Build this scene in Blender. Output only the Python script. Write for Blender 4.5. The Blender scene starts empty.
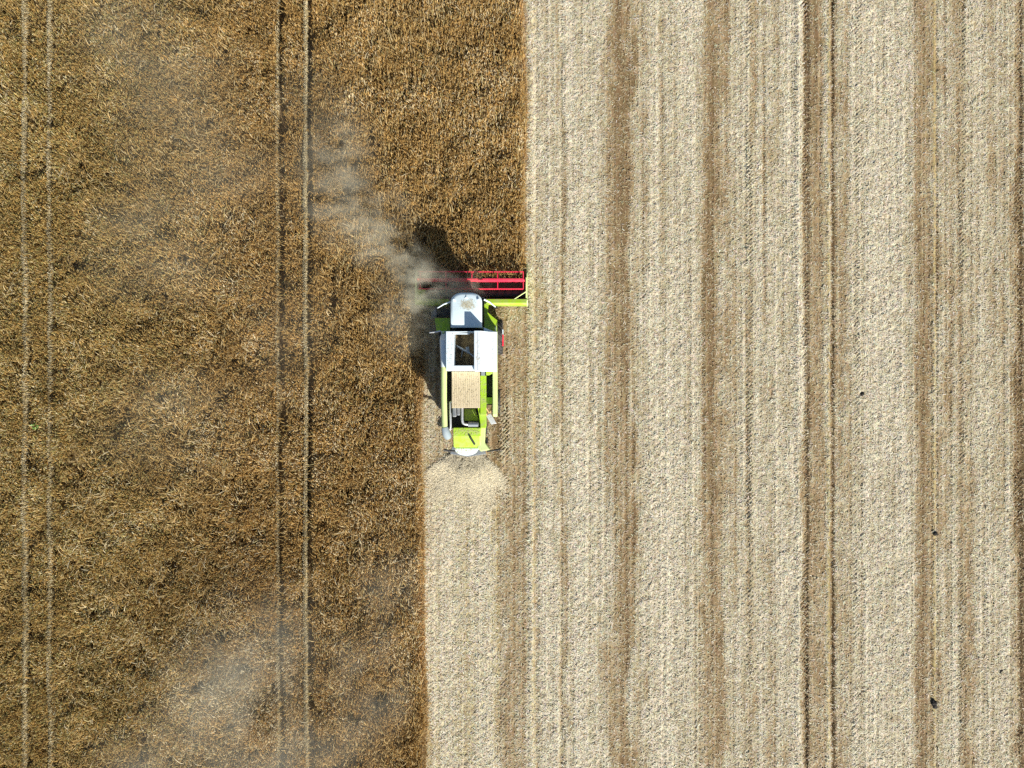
import bpy, bmesh, math
import numpy as np
from mathutils import Vector

rng = np.random.default_rng(11)
C = bpy.context.scene.collection
S = bpy.context.scene
CAM_H = 41.0          # drone height above the stubble, metres
GSD = 0.06            # metres per picture pixel on the ground

def at(px, py, h=0.0):
    """survey: a pixel of the photograph and a height -> metres east / north of the point below the drone"""
    k = GSD * (CAM_H - h) / CAM_H
    return ((px - 512.0) * k, (384.0 - py) * k)
def ax(px, h=0.0): return (px - 512.0) * GSD * (CAM_H - h) / CAM_H
def ay(py, h=0.0): return (384.0 - py) * GSD * (CAM_H - h) / CAM_H

# ------------------------------------------------------------------ world, sun, camera
SUN_EL = math.radians(28.0)
SUN_DX, SUN_DY = -0.46, 0.888          # where shadows fall
w = bpy.data.worlds.new("World"); S.world = w; w.use_nodes = True
nt = w.node_tree
sky = nt.nodes.new('ShaderNodeTexSky'); sky.sky_type = 'NISHITA'; sky.sun_disc = False
sky.sun_elevation = SUN_EL; sky.sun_rotation = math.atan2(-SUN_DX, -SUN_DY)
nt.links.new(sky.outputs[0], nt.nodes['Background'].inputs[0])
nt.nodes['Background'].inputs[1].default_value = 0.06

sl = bpy.data.lights.new('sun', 'SUN'); sl.energy = 5.0; sl.angle = math.radians(0.55); sl.color = (1.0, 0.95, 0.86)
so = bpy.data.objects.new('sun', sl); C.objects.link(so)
d = Vector((SUN_DX, SUN_DY, 0)).normalized() * math.cos(SUN_EL); d.z = -math.sin(SUN_EL)
so.rotation_euler = d.to_track_quat('-Z', 'Y').to_euler(); so.location = (20, -40, 40)

cd = bpy.data.cameras.new('camera'); co = bpy.data.objects.new('camera', cd); C.objects.link(co)
cd.sensor_width = 36.0; cd.lens = 36.0 * CAM_H / (1024 * GSD); cd.clip_end = 6000
co.location = (0, 0, CAM_H); co.rotation_euler = (0, 0, 0); S.camera = co
S.view_settings.view_transform = 'Standard'; S.view_settings.look = 'None'
S.view_settings.gamma = 1.0; S.view_settings.use_curve_mapping = False
S.view_settings.exposure = 0.75
S.cycles.filter_width = 1.45
S.cycles.use_denoising = False
S.cycles.max_bounces = 6; S.cycles.diffuse_bounces = 3; S.cycles.volume_bounces = 4
S.cycles.transparent_max_bounces = 8
S.cycles.volume_max_steps = 256

# ------------------------------------------------------------------ materials
def mat(name, rgb, rough=0.6, metal=0.0, dust=0.25, dustcol=(0.42, 0.36, 0.25), scale=3.0, coat=0.0, spec=0.5):
    m = bpy.data.materials.new(name); m.use_nodes = True
    n = m.node_tree.nodes; l = m.node_tree.links; b = n['Principled BSDF']
    b.inputs['Roughness'].default_value = rough; b.inputs['Metallic'].default_value = metal
    b.inputs['Coat Weight'].default_value = coat; b.inputs['Specular IOR Level'].default_value = spec
    tc = n.new('ShaderNodeTexCoord')
    n1 = n.new('ShaderNodeTexNoise'); n1.inputs['Scale'].default_value = scale; n1.inputs['Detail'].default_value = 6; n1.inputs['Roughness'].default_value = 0.65
    l.new(tc.outputs['Object'], n1.inputs['Vector'])
    r = n.new('ShaderNodeValToRGB'); r.color_ramp.elements[0].position = 0.42; r.color_ramp.elements[1].position = 0.75
    r.color_ramp.elements[0].color = (0, 0, 0, 1); r.color_ramp.elements[1].color = (dust, dust, dust, 1)
    l.new(n1.outputs['Fac'], r.inputs['Fac'])
    mx = n.new('ShaderNodeMix'); mx.data_type = 'RGBA'
    mx.inputs[6].default_value = (*rgb, 1); mx.inputs[7].default_value = (*dustcol, 1)
    l.new(r.outputs['Color'], mx.inputs[0]); l.new(mx.outputs[2], b.inputs['Base Color'])
    n2 = n.new('ShaderNodeTexNoise'); n2.inputs['Scale'].default_value = scale * 9; n2.inputs['Detail'].default_value = 3
    l.new(tc.outputs['Object'], n2.inputs['Vector'])
    mr = n.new('ShaderNodeMapRange'); mr.inputs[3].default_value = max(0.05, rough - 0.12); mr.inputs[4].default_value = min(1, rough + 0.2)
    l.new(n2.outputs['Fac'], mr.inputs[0]); l.new(mr.outputs[0], b.inputs['Roughness'])
    return m
M = {}
M['lime'] = mat('lime_paint', (0.37, 0.59, 0.02), 0.38, dust=0.5, coat=0.3)
M['pale_lime'] = mat('faded_lime_paint', (0.62, 0.74, 0.30), 0.45, dust=0.35, coat=0.2)
M['white'] = mat('white_paint', (0.70, 0.80, 0.85), 0.35, dust=0.22, coat=0.3, dustcol=(.62,.58,.48))
M['red'] = mat('red_paint', (0.78, 0.018, 0.065), 0.4, dust=0.12)
M['dark'] = mat('dark_steel', (0.035, 0.037, 0.04), 0.55, dust=0.25, dustcol=(0.2, 0.17, 0.12))
M['grey'] = mat('grey_steel', (0.24, 0.27, 0.30), 0.45, metal=0.4, dust=0.4)
M['silver'] = mat('bare_pipe', (0.62, 0.64, 0.66), 0.35, metal=0.7, dust=0.35)
M['tan'] = mat('dusty_screen', (0.60, 0.50, 0.33), 0.8, dust=0.5, dustcol=(0.50, 0.46, 0.24), scale=1.2)
M['rubber'] = mat('tyre_rubber', (0.03, 0.03, 0.032), 0.85, dust=0.55, dustcol=(0.22, 0.19, 0.15))
M['spout'] = mat('grey_rubber', (0.22, 0.28, 0.32), 0.7, dust=0.3)
M['glass'] = mat('tinted_glass', (0.02, 0.035, 0.04), 0.08, dust=0.1)
M['grain'] = mat('grain', (0.10, 0.07, 0.035), 0.9, dust=0.8, dustcol=(0.45, 0.30, 0.12), scale=2.2)
M['black'] = mat('black_plastic', (0.012, 0.012, 0.013), 0.5, dust=0.1, dustcol=(0.1, 0.09, 0.07))
M['amber'] = mat('amber_lens', (0.75, 0.25, 0.02), 0.2, dust=0.05)
M['letters'] = mat('grey_lettering', (0.42, 0.38, 0.40), 0.5, dust=0.2)
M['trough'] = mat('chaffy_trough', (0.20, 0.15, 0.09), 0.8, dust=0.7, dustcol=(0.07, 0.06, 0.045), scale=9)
M['chaffbits'] = mat('settled_straw', (0.55, 0.46, 0.28), 0.9, dust=0.5, dustcol=(.42, .32, .18), scale=12)
M['wood'] = mat('chaffy_plate', (0.42, 0.27, 0.13), 0.8, dust=0.5)

# white cab roof with a dirt patch of its own
def roof_material():
    m = mat('white_roof', (0.66, 0.79, 0.84), 0.35, dust=0.2, coat=0.3, dustcol=(.6, .57, .48)); n = m.node_tree.nodes; l = m.node_tree.links
    tc = n.new('ShaderNodeTexCoord'); mp = n.new('ShaderNodeMapping'); mp.vector_type = 'TEXTURE'
    px_, py_ = at(467.5, 304.5, 3.55); mp.inputs['Location'].default_value = (px_ + 2.36, py_ - 0.2, 3.5); mp.inputs['Scale'].default_value = (.46, .30, 1)
    l.new(tc.outputs['Object'], mp.inputs['Vector'])
    nz = n.new('ShaderNodeTexNoise'); nz.inputs['Scale'].default_value = 7; nz.inputs['Detail'].default_value = 5; l.new(tc.outputs['Object'], nz.inputs['Vector'])
    le = n.new('ShaderNodeVectorMath'); le.operation = 'LENGTH'; l.new(mp.outputs[0], le.inputs[0])
    ad = n.new('ShaderNodeMath'); ad.operation = 'MULTIPLY_ADD'; ad.inputs[1].default_value = 1.3; l.new(nz.outputs['Fac'], ad.inputs[0]); l.new(le.outputs['Value'], ad.inputs[2])
    mr = n.new('ShaderNodeMapRange'); mr.inputs[1].default_value = 1.15; mr.inputs[2].default_value = 1.75; mr.inputs[3].default_value = .75; mr.inputs[4].default_value = 0; l.new(ad.outputs[0], mr.inputs[0])
    b = n['Principled BSDF']; src = b.inputs['Base Color'].links[0].from_socket
    mx = n.new('ShaderNodeMix'); mx.data_type = 'RGBA'; mx.inputs[7].default_value = (.42, .38, .24, 1); l.new(mr.outputs[0], mx.inputs[0]); l.new(src, mx.inputs[6]); l.new(mx.outputs[2], b.inputs['Base Color'])
    return m
M['roof'] = roof_material()

# ------------------------------------------------------------------ mesh helpers
ORG = Vector((-2.36, 0.2, 0.0))        # base of the combine
class MB:
    def __init__(s): s.bm = bmesh.new()
    def poly(s, vs, faces):
        v = [s.bm.verts.new(p) for p in vs]
        for f in faces:
            try: s.bm.faces.new([v[i] for i in f])
            except ValueError: pass
        return s
    def box(s, x0, x1, y0, y1, z0, z1):
        return s.poly([(x, y, z) for z in (z0, z1) for y in (y0, y1) for x in (x0, x1)],
                      [(0, 2, 3, 1), (4, 5, 7, 6), (0, 1, 5, 4), (2, 6, 7, 3), (0, 4, 6, 2), (1, 3, 7, 5)])
    def prism(s, pts, axis, a, b):
        """2-D outline extruded along axis; outline coordinates are the other two axes in order"""
        def p(q, t):
            if axis == 'x': return (t, q[0], q[1])
            if axis == 'y': return (q[0], t, q[1])
            return (q[0], q[1], t)
        n = len(pts)
        vs = [p(q, a) for q in pts] + [p(q, b) for q in pts]
        fs = [tuple(range(n))[::-1], tuple(range(n, 2 * n))] + [(i, (i + 1) % n, n + (i + 1) % n, n + i) for i in range(n)]
        return s.poly(vs, fs)
    def tube(s, path, r, seg=10, caps=True):
        path = [Vector(p) for p in path]; n = len(path)
        rr = r if isinstance(r, (list, tuple)) else [r] * n
        rings = []
        for i, p in enumerate(path):
            t = (path[min(i + 1, n - 1)] - path[max(i - 1, 0)]).normalized()
            u = t.orthogonal().normalized() if i == 0 else (u - t * u.dot(t)).normalized()
            v = t.cross(u)
            rings.append([s.bm.verts.new(p + (u * math.cos(a) + v * math.sin(a)) * rr[i]) for a in [2 * math.pi * k / seg for k in range(seg)]])
        for a, b in zip(rings, rings[1:]):
            for k in range(seg):
                s.bm.faces.new((a[k], a[(k + 1) % seg], b[(k + 1) % seg], b[k]))
        if caps:
            s.bm.faces.new(rings[0][::-1]); s.bm.faces.new(rings[-1])
        return s
    def lathe_x(s, prof, cx, cy, cz, seg=40):
        """profile of (x offset, radius) spun about the x axis"""
        rings = []
        for (dx, r) in prof:
            rings.append([s.bm.verts.new((cx + dx, cy + r * math.cos(2 * math.pi * k / seg), cz + r * math.sin(2 * math.pi * k / seg))) for k in range(seg)])
        for a, b in zip(rings, rings[1:]):
            for k in range(seg):
                s.bm.faces.new((a[k], a[(k + 1) % seg], b[(k + 1) % seg], b[k]))
        s.bm.faces.new(rings[0]); s.bm.faces.new(rings[-1][::-1])
        return s
    def build(s, name, m, parent=None, bevel=0.0, smooth=False, org=ORG):
        bmesh.ops.recalc_face_normals(s.bm, faces=s.bm.faces)
        if bevel > 0:
            ed = [e for e in s.bm.edges if len(e.link_faces) == 2 and e.calc_face_angle(0) > 0.5]
            bmesh.ops.bevel(s.bm, geom=ed, offset=bevel, segments=2, affect='EDGES', profile=0.6, clamp_overlap=True)
        bmesh.ops.translate(s.bm, verts=s.bm.verts, vec=-Vector(org))
        me = bpy.data.meshes.new(name); s.bm.to_mesh(me); s.bm.free()
        me.materials.append(m)
        if smooth:
            me.polygons.foreach_set('use_smooth', [True] * len(me.polygons))
            me.set_sharp_from_angle(angle=math.radians(40))
        o = bpy.data.objects.new(name, me); C.objects.link(o)
        if parent: o.parent = parent
        else: o.location = org
        return o

def np_mesh(name, verts, quads, m, attrs=(), cols=None, smooth=False):
    me = bpy.data.meshes.new(name)
    nv, nq = len(verts), len(quads)
    me.vertices.add(nv); me.vertices.foreach_set('co', np.ascontiguousarray(verts, np.float32).ravel())
    me.loops.add(nq * 4); me.loops.foreach_set('vertex_index', np.ascontiguousarray(quads, np.int32).ravel())
    me.polygons.add(nq); me.polygons.foreach_set('loop_start', np.arange(0, nq * 4, 4, dtype=np.int32))
    if smooth: me.polygons.foreach_set('use_smooth', np.ones(nq, bool))
    me.update(calc_edges=True)
    for an, arr in attrs:
        a = me.attributes.new(an, 'FLOAT', 'POINT'); a.data.foreach_set('value', np.ascontiguousarray(arr, np.float32).ravel())
    if cols is not None:
        a = me.attributes.new('tint', 'FLOAT_COLOR', 'POINT'); a.data.foreach_set('color', np.ascontiguousarray(cols, np.float32).ravel())
    me.materials.append(m)
    o = bpy.data.objects.new(name, me); C.objects.link(o)
    return o

# ------------------------------------------------------------------ smooth random fields
FX0, FY0, FRES = -42.0, -36.0, 0.06
FNX, FNY = 1400, 1200
fkx = np.fft.rfftfreq(FNX, FRES)[None, :]; fky = np.fft.fftfreq(FNY, FRES)[:, None]
def field(sx, sy, seed, rot=0.0):
    r = np.random.default_rng(seed).standard_normal((FNY, FNX))
    kx = fkx * math.cos(rot) + fky * math.sin(rot); ky = -fkx * math.sin(rot) + fky * math.cos(rot)
    f = np.fft.irfft2(np.fft.rfft2(r) * np.exp(-2 * (math.pi ** 2) * ((kx * sx) ** 2 + (ky * sy) ** 2)), s=(FNY, FNX))
    return (f - f.mean()) / f.std()
def samp(f, x, y):
    i = np.clip(((x - FX0) / FRES).astype(int), 0, FNX - 1); j = np.clip(((y - FY0) / FRES).astype(int), 0, FNY - 1)
    return f[j, i]

# ------------------------------------------------------------------ layout of the two fields
CUT_X0 = -5.52            # left edge of the strip being cut
CUT_X1 = 0.54             # right edge of the standing crop
CUT_Y = 6.35              # where the knife stands
# tramlines: centre, width, amount of flattened stems along the left side, pale to paint the sunlit wall
TRAMS = [(ax(282.5, .4), 0.56, .10), (ax(310.0, .4), 0.54, 1.0), (ax(29.5, .4), 0.42, .75), (ax(54.5, .4), 0.36, .35)]
wob = field(0.05, 2.2, 3); f_h0 = field(0.2, 0.35, 4)
def in_crop(x, y):
    e = 0.13 * samp(wob, np.zeros_like(x) - 5, y) + 0.06 * samp(f_h0, x, y)
    c = (x < CUT_X0 + e) | ((x < CUT_X1 + e) & (y > CUT_Y + 0.6 * e))
    return c

# ------------------------------------------------------------------ ground: one sheet to the horizon
def spaced(a, b, step): return np.linspace(a, b, int(round((b - a) / step)) + 1)
far = np.array([2, 5, 10, 20, 40, 80, 160, 320, 640, 1200, 2200.0])
gx = np.concatenate([-40 - far[::-1], spaced(-40, -7, 0.33)[:-1], spaced(-7, 34, 0.07), 34 + far])
gy = np.concatenate([-27 - far[::-1], spaced(-27, 27, 0.07), 27 + far])
X, Y = np.meshgrid(gx, gy)
prof = np.array([[-2000, .25], [-60, .25], [418, .25], [424, .5], [428, .82], [436, .92], [440, .80], [446, .88], [470, .92], [488, .86], [497, .68], [503, .44], [508, .30], [524, .25], [527, .5],
    [529.5, 1.0], [533, 1.0], [536, .55], [539, .6], [543, .82], [557, .88], [560, .55], [563, .55], [566, .88], [585, .8], [598, .85], [605, .5], [611, .22], [630, .2], [635, .55], [638, .72], [641, .5], [646, .7], [653, .9], [672, .88], [686, .75],
    [697, .72], [704, .45], [711, .25], [722, .22], [727, .5], [735, .55], [745, .5], [750, .38], [755, .55], [770, .66], [790, .68], [796, 1.0], [800, 1.0], [803, .2], [808, .1], [812, .3], [818, .2], [825, .3],
    [827.5, .75], [829.5, .6], [831, .08], [834, .1], [837, .4], [848, .5], [856, .72], [866, .9], [890, .85], [908, .75], [914, .4], [920, .25], [934, .3], [940, .5], [950, .62], [968, .55], [974, .66],
    [1008, .66], [1015, .4], [1018, .12], [1022, .15], [1030, .3], [1036, .75], [1080, .8], [1110, .75], [1116, .25], [1130, .25], [1136, .75], [1200, .8], [1220, .3], [1230, .3], [1240, .7], [3000, .6]])
f_w = field(0.6, 2.5, 21); f_m = field(0.25, 0.9, 22); f_s = field(0.10, 0.22, 23); f_d = field(0.032, 0.14, 24, math.radians(-52)); f_st = field(0.045, 7.0, 28); f_st2 = field(0.16, 9.0, 29); f_f = field(0.03, 0.03, 25)
f_d2 = field(0.03, 0.06, 26, math.radians(-60)); f_row = field(0.03, 3.0, 27)
def straw_value(x, y):
    px = 512 + x / GSD + 1.6 * samp(f_w, x, y) + np.where((np.abs(x - ax(832)) < 2.2) | (np.abs(x - ax(530)) < .6), .5, 3.2) * samp(f_m, x, y)
    v = np.interp(px, prof[:, 0], prof[:, 1])
    # the swath behind the machine: not yet there in front of and beside the combine
    ahead = 1 / (1 + np.exp(-(y + 4.75 + 0.6 * np.abs(x - ax(467)) + 0.12 * samp(f_m, x, y)) / 0.22))
    strip = (x > CUT_X0 - .3) & (x < ax(527))
    v = np.where(strip, v * (1 - ahead) + ahead * (0.30 + 0.12 * np.clip((ax(445) - x) / 1.0, 0, 1)), v)
    v = v + 0.05 * samp(f_m, x, y) + 0.07 * samp(f_s, x, y) + 0.10 * samp(f_st, x, y) + 0.10 * samp(f_st2, x, y)
    return np.clip(v, 0, 1)
def tread(x, y, px, width, amp, sgn=1, pitch=0.25):
    u = (x - ax(px)) / width
    g = np.exp(-u ** 4)
    return amp * g * np.maximum(-0.35, np.sin(2 * math.pi * (y - sgn * x * 1.1) / pitch)) * (0.75 + 0.5 * samp(f_m, x, y))
def rut(x, px, width, depth): return -depth * np.exp(-((x - ax(px)) / width) ** 4)
def ground_h(x, y, v):
    ins = (np.abs(x) < 45) & (np.abs(y) < 30)
    a = 0.30 + 0.70 * v
    h = a * (0.0105 * samp(f_d, x, y) + 0.003 * samp(f_d2, x, y)) + 0.001 * samp(f_f, x, y) + 0.008 * samp(f_s, x, y) + 0.010 * samp(f_st, x, y)
    h = h + (1 - v) * 0.010 * samp(f_row, x, y)
    h = h + 0.012 * np.sin(2 * math.pi * x / 0.168)
    h = h + rut(x, 805.5, .17, .10) + rut(x, 832.5, .12, .09) + rut(x, 561.5, .10, .05) + rut(x, 1019.5, .18, .06) + rut(x, 936.5, .10, .05) + rut(x, 537, .14, .05)
    h = h + tread(x, y, 805, .20, 0.075) + tread(x, y, 750, .20, 0.07) + tread(x, y, 1018, .24, 0.075) + tread(x, y, 858, .25, 0.055) + tread(x, y, 963, .25, 0.055)
    h = h + np.where(y < 2.0, tread(x, y, 505, .30, .08, 1) * (.35 + .65 * (y > -4.5)), 0) + tread(x, y, 650, .25, .02)
    h = h + 0.07 * np.exp(-((x - ax(531.3)) / .13) ** 2) + 0.06 * np.exp(-((x - ax(798)) / .15) ** 2) + 0.05 * np.exp(-((x - ax(828.3)) / .08) ** 2) + 0.05 * np.exp(-((x - ax(934.5)) / .07) ** 2)
    return np.where(ins, h, 0)
V = straw_value(X, Y)
crop_mask = in_crop(X, Y)
V = np.where(crop_mask, 0.10, V)
H = np.where(crop_mask, 0.01 * samp(f_s, X, Y), ground_h(X, Y, V))
yel = .45 * ((X > CUT_X0) & (X < ax(500)) & (Y < -4.6)) + np.exp(-((X - ax(828.3)) / .10) ** 2) + np.exp(-((X - ax(934.5)) / .09) ** 2) + 0.7 * np.exp(-((X - ax(531.0)) / .2) ** 2)
nxg, nyg = len(gx), len(gy)
idx = np.arange(nxg * nyg).reshape(nyg, nxg)
quads = np.stack([idx[:-1, :-1], idx[:-1, 1:], idx[1:, 1:], idx[1:, :-1]], -1).reshape(-1, 4)

def ground_material():
    m = bpy.data.materials.new('stubble_soil'); m.use_nodes = True
    n = m.node_tree.nodes; l = m.node_tree.links; b = n['Principled BSDF']
    b.inputs['Roughness'].default_value = 0.95; b.inputs['Specular IOR Level'].default_value = 0.15
    a = n.new('ShaderNodeAttribute'); a.attribute_name = 'straw'
    ay_ = n.new('ShaderNodeAttribute'); ay_.attribute_name = 'fresh'
    tc = n.new('ShaderNodeTexCoord')
    n1 = n.new('ShaderNodeTexNoise'); n1.inputs['Scale'].default_value = 7.0; n1.inputs['Detail'].default_value = 5; n1.inputs['Roughness'].default_value = 0.75
    l.new(tc.outputs['Object'], n1.inputs['Vector'])
    ma = n.new('ShaderNodeMath'); ma.operation = 'MULTIPLY_ADD'; ma.inputs[1].default_value = 0.9; ma.inputs[2].default_value = -0.45
    l.new(n1.outputs['Fac'], ma.inputs[0])
    ad = n.new('ShaderNodeMath'); ad.operation = 'ADD'; l.new(a.outputs['Fac'], ad.inputs[0]); l.new(ma.outputs[0], ad.inputs[1])
    r = n.new('ShaderNodeValToRGB'); e = r.color_ramp.elements
    e[0].position = 0.0; e[0].color = (0.17, 0.115, 0.06, 1)
    e[1].position = 1.0; e[1].color = (0.665, 0.608, 0.485, 1)
    e2 = e.new(0.3); e2.color = (0.325, 0.238, 0.138, 1)
    e3 = e.new(0.65); e3.color = (0.44, 0.39, 0.27, 1)
    l.new(ad.outputs[0], r.inputs['Fac'])
    # fine speckle of straw and soil
    n3 = n.new('ShaderNodeTexNoise'); n3.inputs['Scale'].default_value = 22.0; n3.inputs['Detail'].default_value = 4; n3.inputs['Roughness'].default_value = 0.8
    l.new(tc.outputs['Object'], n3.inputs['Vector'])
    r3 = n.new('ShaderNodeMapRange'); r3.inputs[1].default_value = 0.3; r3.inputs[2].default_value = 0.7; r3.inputs[3].default_value = 0.8; r3.inputs[4].default_value = 1.2
    l.new(n3.outputs['Fac'], r3.inputs[0])
    mu = n.new('ShaderNodeMix'); mu.data_type = 'RGBA'; mu.blend_type = 'MULTIPLY'; mu.inputs[0].default_value = 1
    l.new(r.outputs['Color'], mu.inputs[6]); l.new(r3.outputs[0], mu.inputs[7])
    my = n.new('ShaderNodeMix'); my.data_type = 'RGBA'; my.inputs[7].default_value = (0.52, 0.43, 0.20, 1)
    l.new(ay_.outputs['Fac'], my.inputs[0]); l.new(mu.outputs[2], my.inputs[6])
    nh = n.new('ShaderNodeTexNoise'); nh.inputs['Scale'].default_value = 1.4; nh.inputs['Detail'].default_value = 6; nh.inputs['Roughness'].default_value = 0.7
    mh = n.new('ShaderNodeMapping'); mh.inputs['Scale'].default_value = (2.2, .7, 1); l.new(tc.outputs['Object'], mh.inputs['Vector']); l.new(mh.outputs[0], nh.inputs['Vector'])
    rh = n.new('ShaderNodeValToRGB'); rh.color_ramp.elements[0].position = .35; rh.color_ramp.elements[1].position = .65
    rh.color_ramp.elements[0].color = (1.04, .95, .93, 1); rh.color_ramp.elements[1].color = (.93, .98, .84, 1); l.new(nh.outputs['Fac'], rh.inputs['Fac'])
    mt = n.new('ShaderNodeMix'); mt.data_type = 'RGBA'; mt.blend_type = 'MULTIPLY'; mt.inputs[0].default_value = 1
    l.new(my.outputs[2], mt.inputs[6]); l.new(rh.outputs['Color'], mt.inputs[7]); l.new(mt.outputs[2], b.inputs['Base Color'])
    bp = n.new('ShaderNodeBump'); bp.inputs['Strength'].default_value = 0.3; bp.inputs['Distance'].default_value = 0.05
    l.new(n3.outputs['Fac'], bp.inputs['Height']); l.new(bp.outputs['Normal'], b.inputs['Normal'])
    return m
g = np_mesh('stubble_ground', np.stack([X, Y, H], -1).reshape(-1, 3), quads, ground_material(),
            attrs=[('straw', V), ('fresh', np.clip(yel * 0.6, 0, 1))], smooth=True)
g['kind'] = 'structure'; g['label'] = 'pale harvested stubble field striped with brown bands and wheel tracks'; g['category'] = 'ground'

# ------------------------------------------------------------------ straw and crop materials (tint per stalk)
def stalk_material(name, transl=0.25):
    m = bpy.data.materials.new(name); m.use_nodes = True
    n = m.node_tree.nodes; l = m.node_tree.links; b = n['Principled BSDF']
    b.inputs['Roughness'].default_value = 0.7; b.inputs['Specular IOR Level'].default_value = 0.25
    a = n.new('ShaderNodeAttribute'); a.attribute_name = 'tint'
    tc = n.new('ShaderNodeTexCoord'); nz = n.new('ShaderNodeTexNoise'); nz.inputs['Scale'].default_value = 6.0; nz.inputs['Detail'].default_value = 3
    l.new(tc.outputs['Object'], nz.inputs['Vector'])
    mr = n.new('ShaderNodeMapRange'); mr.inputs[3].default_value = 0.75; mr.inputs[4].default_value = 1.25; l.new(nz.outputs['Fac'], mr.inputs[0])
    mu = n.new('ShaderNodeMix'); mu.data_type = 'RGBA'; mu.blend_type = 'MULTIPLY'; mu.inputs[0].default_value = 1
    l.new(a.outputs['Color'], mu.inputs[6]); l.new(mr.outputs[0], mu.inputs[7])
    l.new(mu.outputs[2], b.inputs['Base Color'])
    if transl:
        t = n.new('ShaderNodeBsdfTranslucent'); l.new(mu.outputs[2], t.inputs['Color'])
        mx = n.new('ShaderNodeMixShader'); mx.inputs[0].default_value = transl
        l.new(b.outputs[0], mx.inputs[1]); l.new(t.outputs[0], mx.inputs[2]); l.new(mx.outputs[0], n['Material Output'].inputs['Surface'])
    return m

# ------------------------------------------------------------------ loose chopped straw on the stubble
N = 620000
sx = rng.uniform(-5.6, 34, N); sy = rng.uniform(-26.5, 26.5, N)
vs = straw_value(sx, sy)
keep = (~in_crop(sx, sy)) & (rng.random(N) < 0.25 + 0.75 * vs)
sx, sy, vs = sx[keep], sy[keep], vs[keep]; N = len(sx)
hh = ground_h(sx, sy, vs)
th = rng.uniform(0, 2 * math.pi, N); ln = rng.uniform(0.07, 0.20, N); wd = rng.uniform(0.008, 0.02, N)
tl = np.abs(rng.normal(0, 0.08, N))
dx, dy, dz = np.cos(th) * np.cos(tl) * ln, np.sin(th) * np.cos(tl) * ln, np.sin(tl) * ln
ox, oy = -np.sin(th) * wd, np.cos(th) * wd
z0 = hh + 0.006 + rng.uniform(0, .010, N)
P = np.empty((N, 4, 3))
P[:, 0] = np.stack([sx + ox, sy + oy, z0], -1); P[:, 1] = np.stack([sx - ox, sy - oy, z0], -1)
P[:, 2] = np.stack([sx - ox + dx, sy - oy + dy, z0 + dz], -1); P[:, 3] = np.stack([sx + ox + dx, sy + oy + dy, z0 + dz], -1)
pal = np.array([[.665, .608, .48], [.58, .51, .36], [.73, .70, .57], [.46, .37, .22], [.36, .27, .15]])
wts = np.array([.36, .26, .2, .12, .06])
ci = rng.choice(5, N, p=wts); ci = np.where(rng.random(N) < np.clip(.80 - vs * 1.3, 0, .75), 3 + (rng.random(N) < .5), ci)
col = pal[ci] * rng.uniform(.75, 1.2, (N, 1)) * (1 + rng.normal(0, .05, (N, 3)))
mid = (rng.random(N) < np.clip(1.35 - vs * 1.35, 0, .9)) & (ci < 3)
col[mid] *= np.array([.76, .74, .68])
colv = np.repeat(np.concatenate([col, np.ones((N, 1))], 1), 4, 0)
o = np_mesh('chopped_straw', P.reshape(-1, 3), np.arange(N * 4).reshape(-1, 4), stalk_material('straw', 0.1), cols=colv)
o['kind'] = 'stuff'; o['label'] = 'short pale chopped straw scattered over the harvested stubble'; o['category'] = 'straw'

# ------------------------------------------------------------------ the standing crop
f_h = field(0.35, 0.35, 41); f_hb = field(1.6, 1.6, 42); f_gap = field(0.09, 0.16, 43); f_gapr = field(0.07, 0.34, 49); f_a1 = field(0.7, 0.7, 44); f_a2 = field(0.7, 0.7, 45); f_c = field(0.5, 0.5, 46); f_cb = field(3.0, 3.0, 47)
f_rowg = field(0.10, 1.2, 48)
def crop_points(n, x0, x1, y0, y1):
    x = rng.uniform(x0, x1, n); y = rng.uniform(y0, y1, n)
    row = rng.random(n) < np.where(x > ax(325), 0.85, 0.45)
    x = np.where(row, np.round(x / 0.26) * 0.26 + rng.normal(0, .045, n), x)
    k = in_crop(x, y)
    for cx, wdt, _ in TRAMS:
        e = 0.03 * samp(wob, np.full(n, cx), y)
        k &= np.abs(x - cx - e) > wdt / 2
    gap = np.where(x > ax(330), samp(f_gapr, x, y), samp(f_gap, x, y)) * 0.9 + samp(f_h, x, y) * 0.25 + samp(f_s, x, y) * .3
    k &= rng.random(n) < 1 / (1 + np.exp(-(gap + .85) * 2.4))
    return x[k], y[k]
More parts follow.
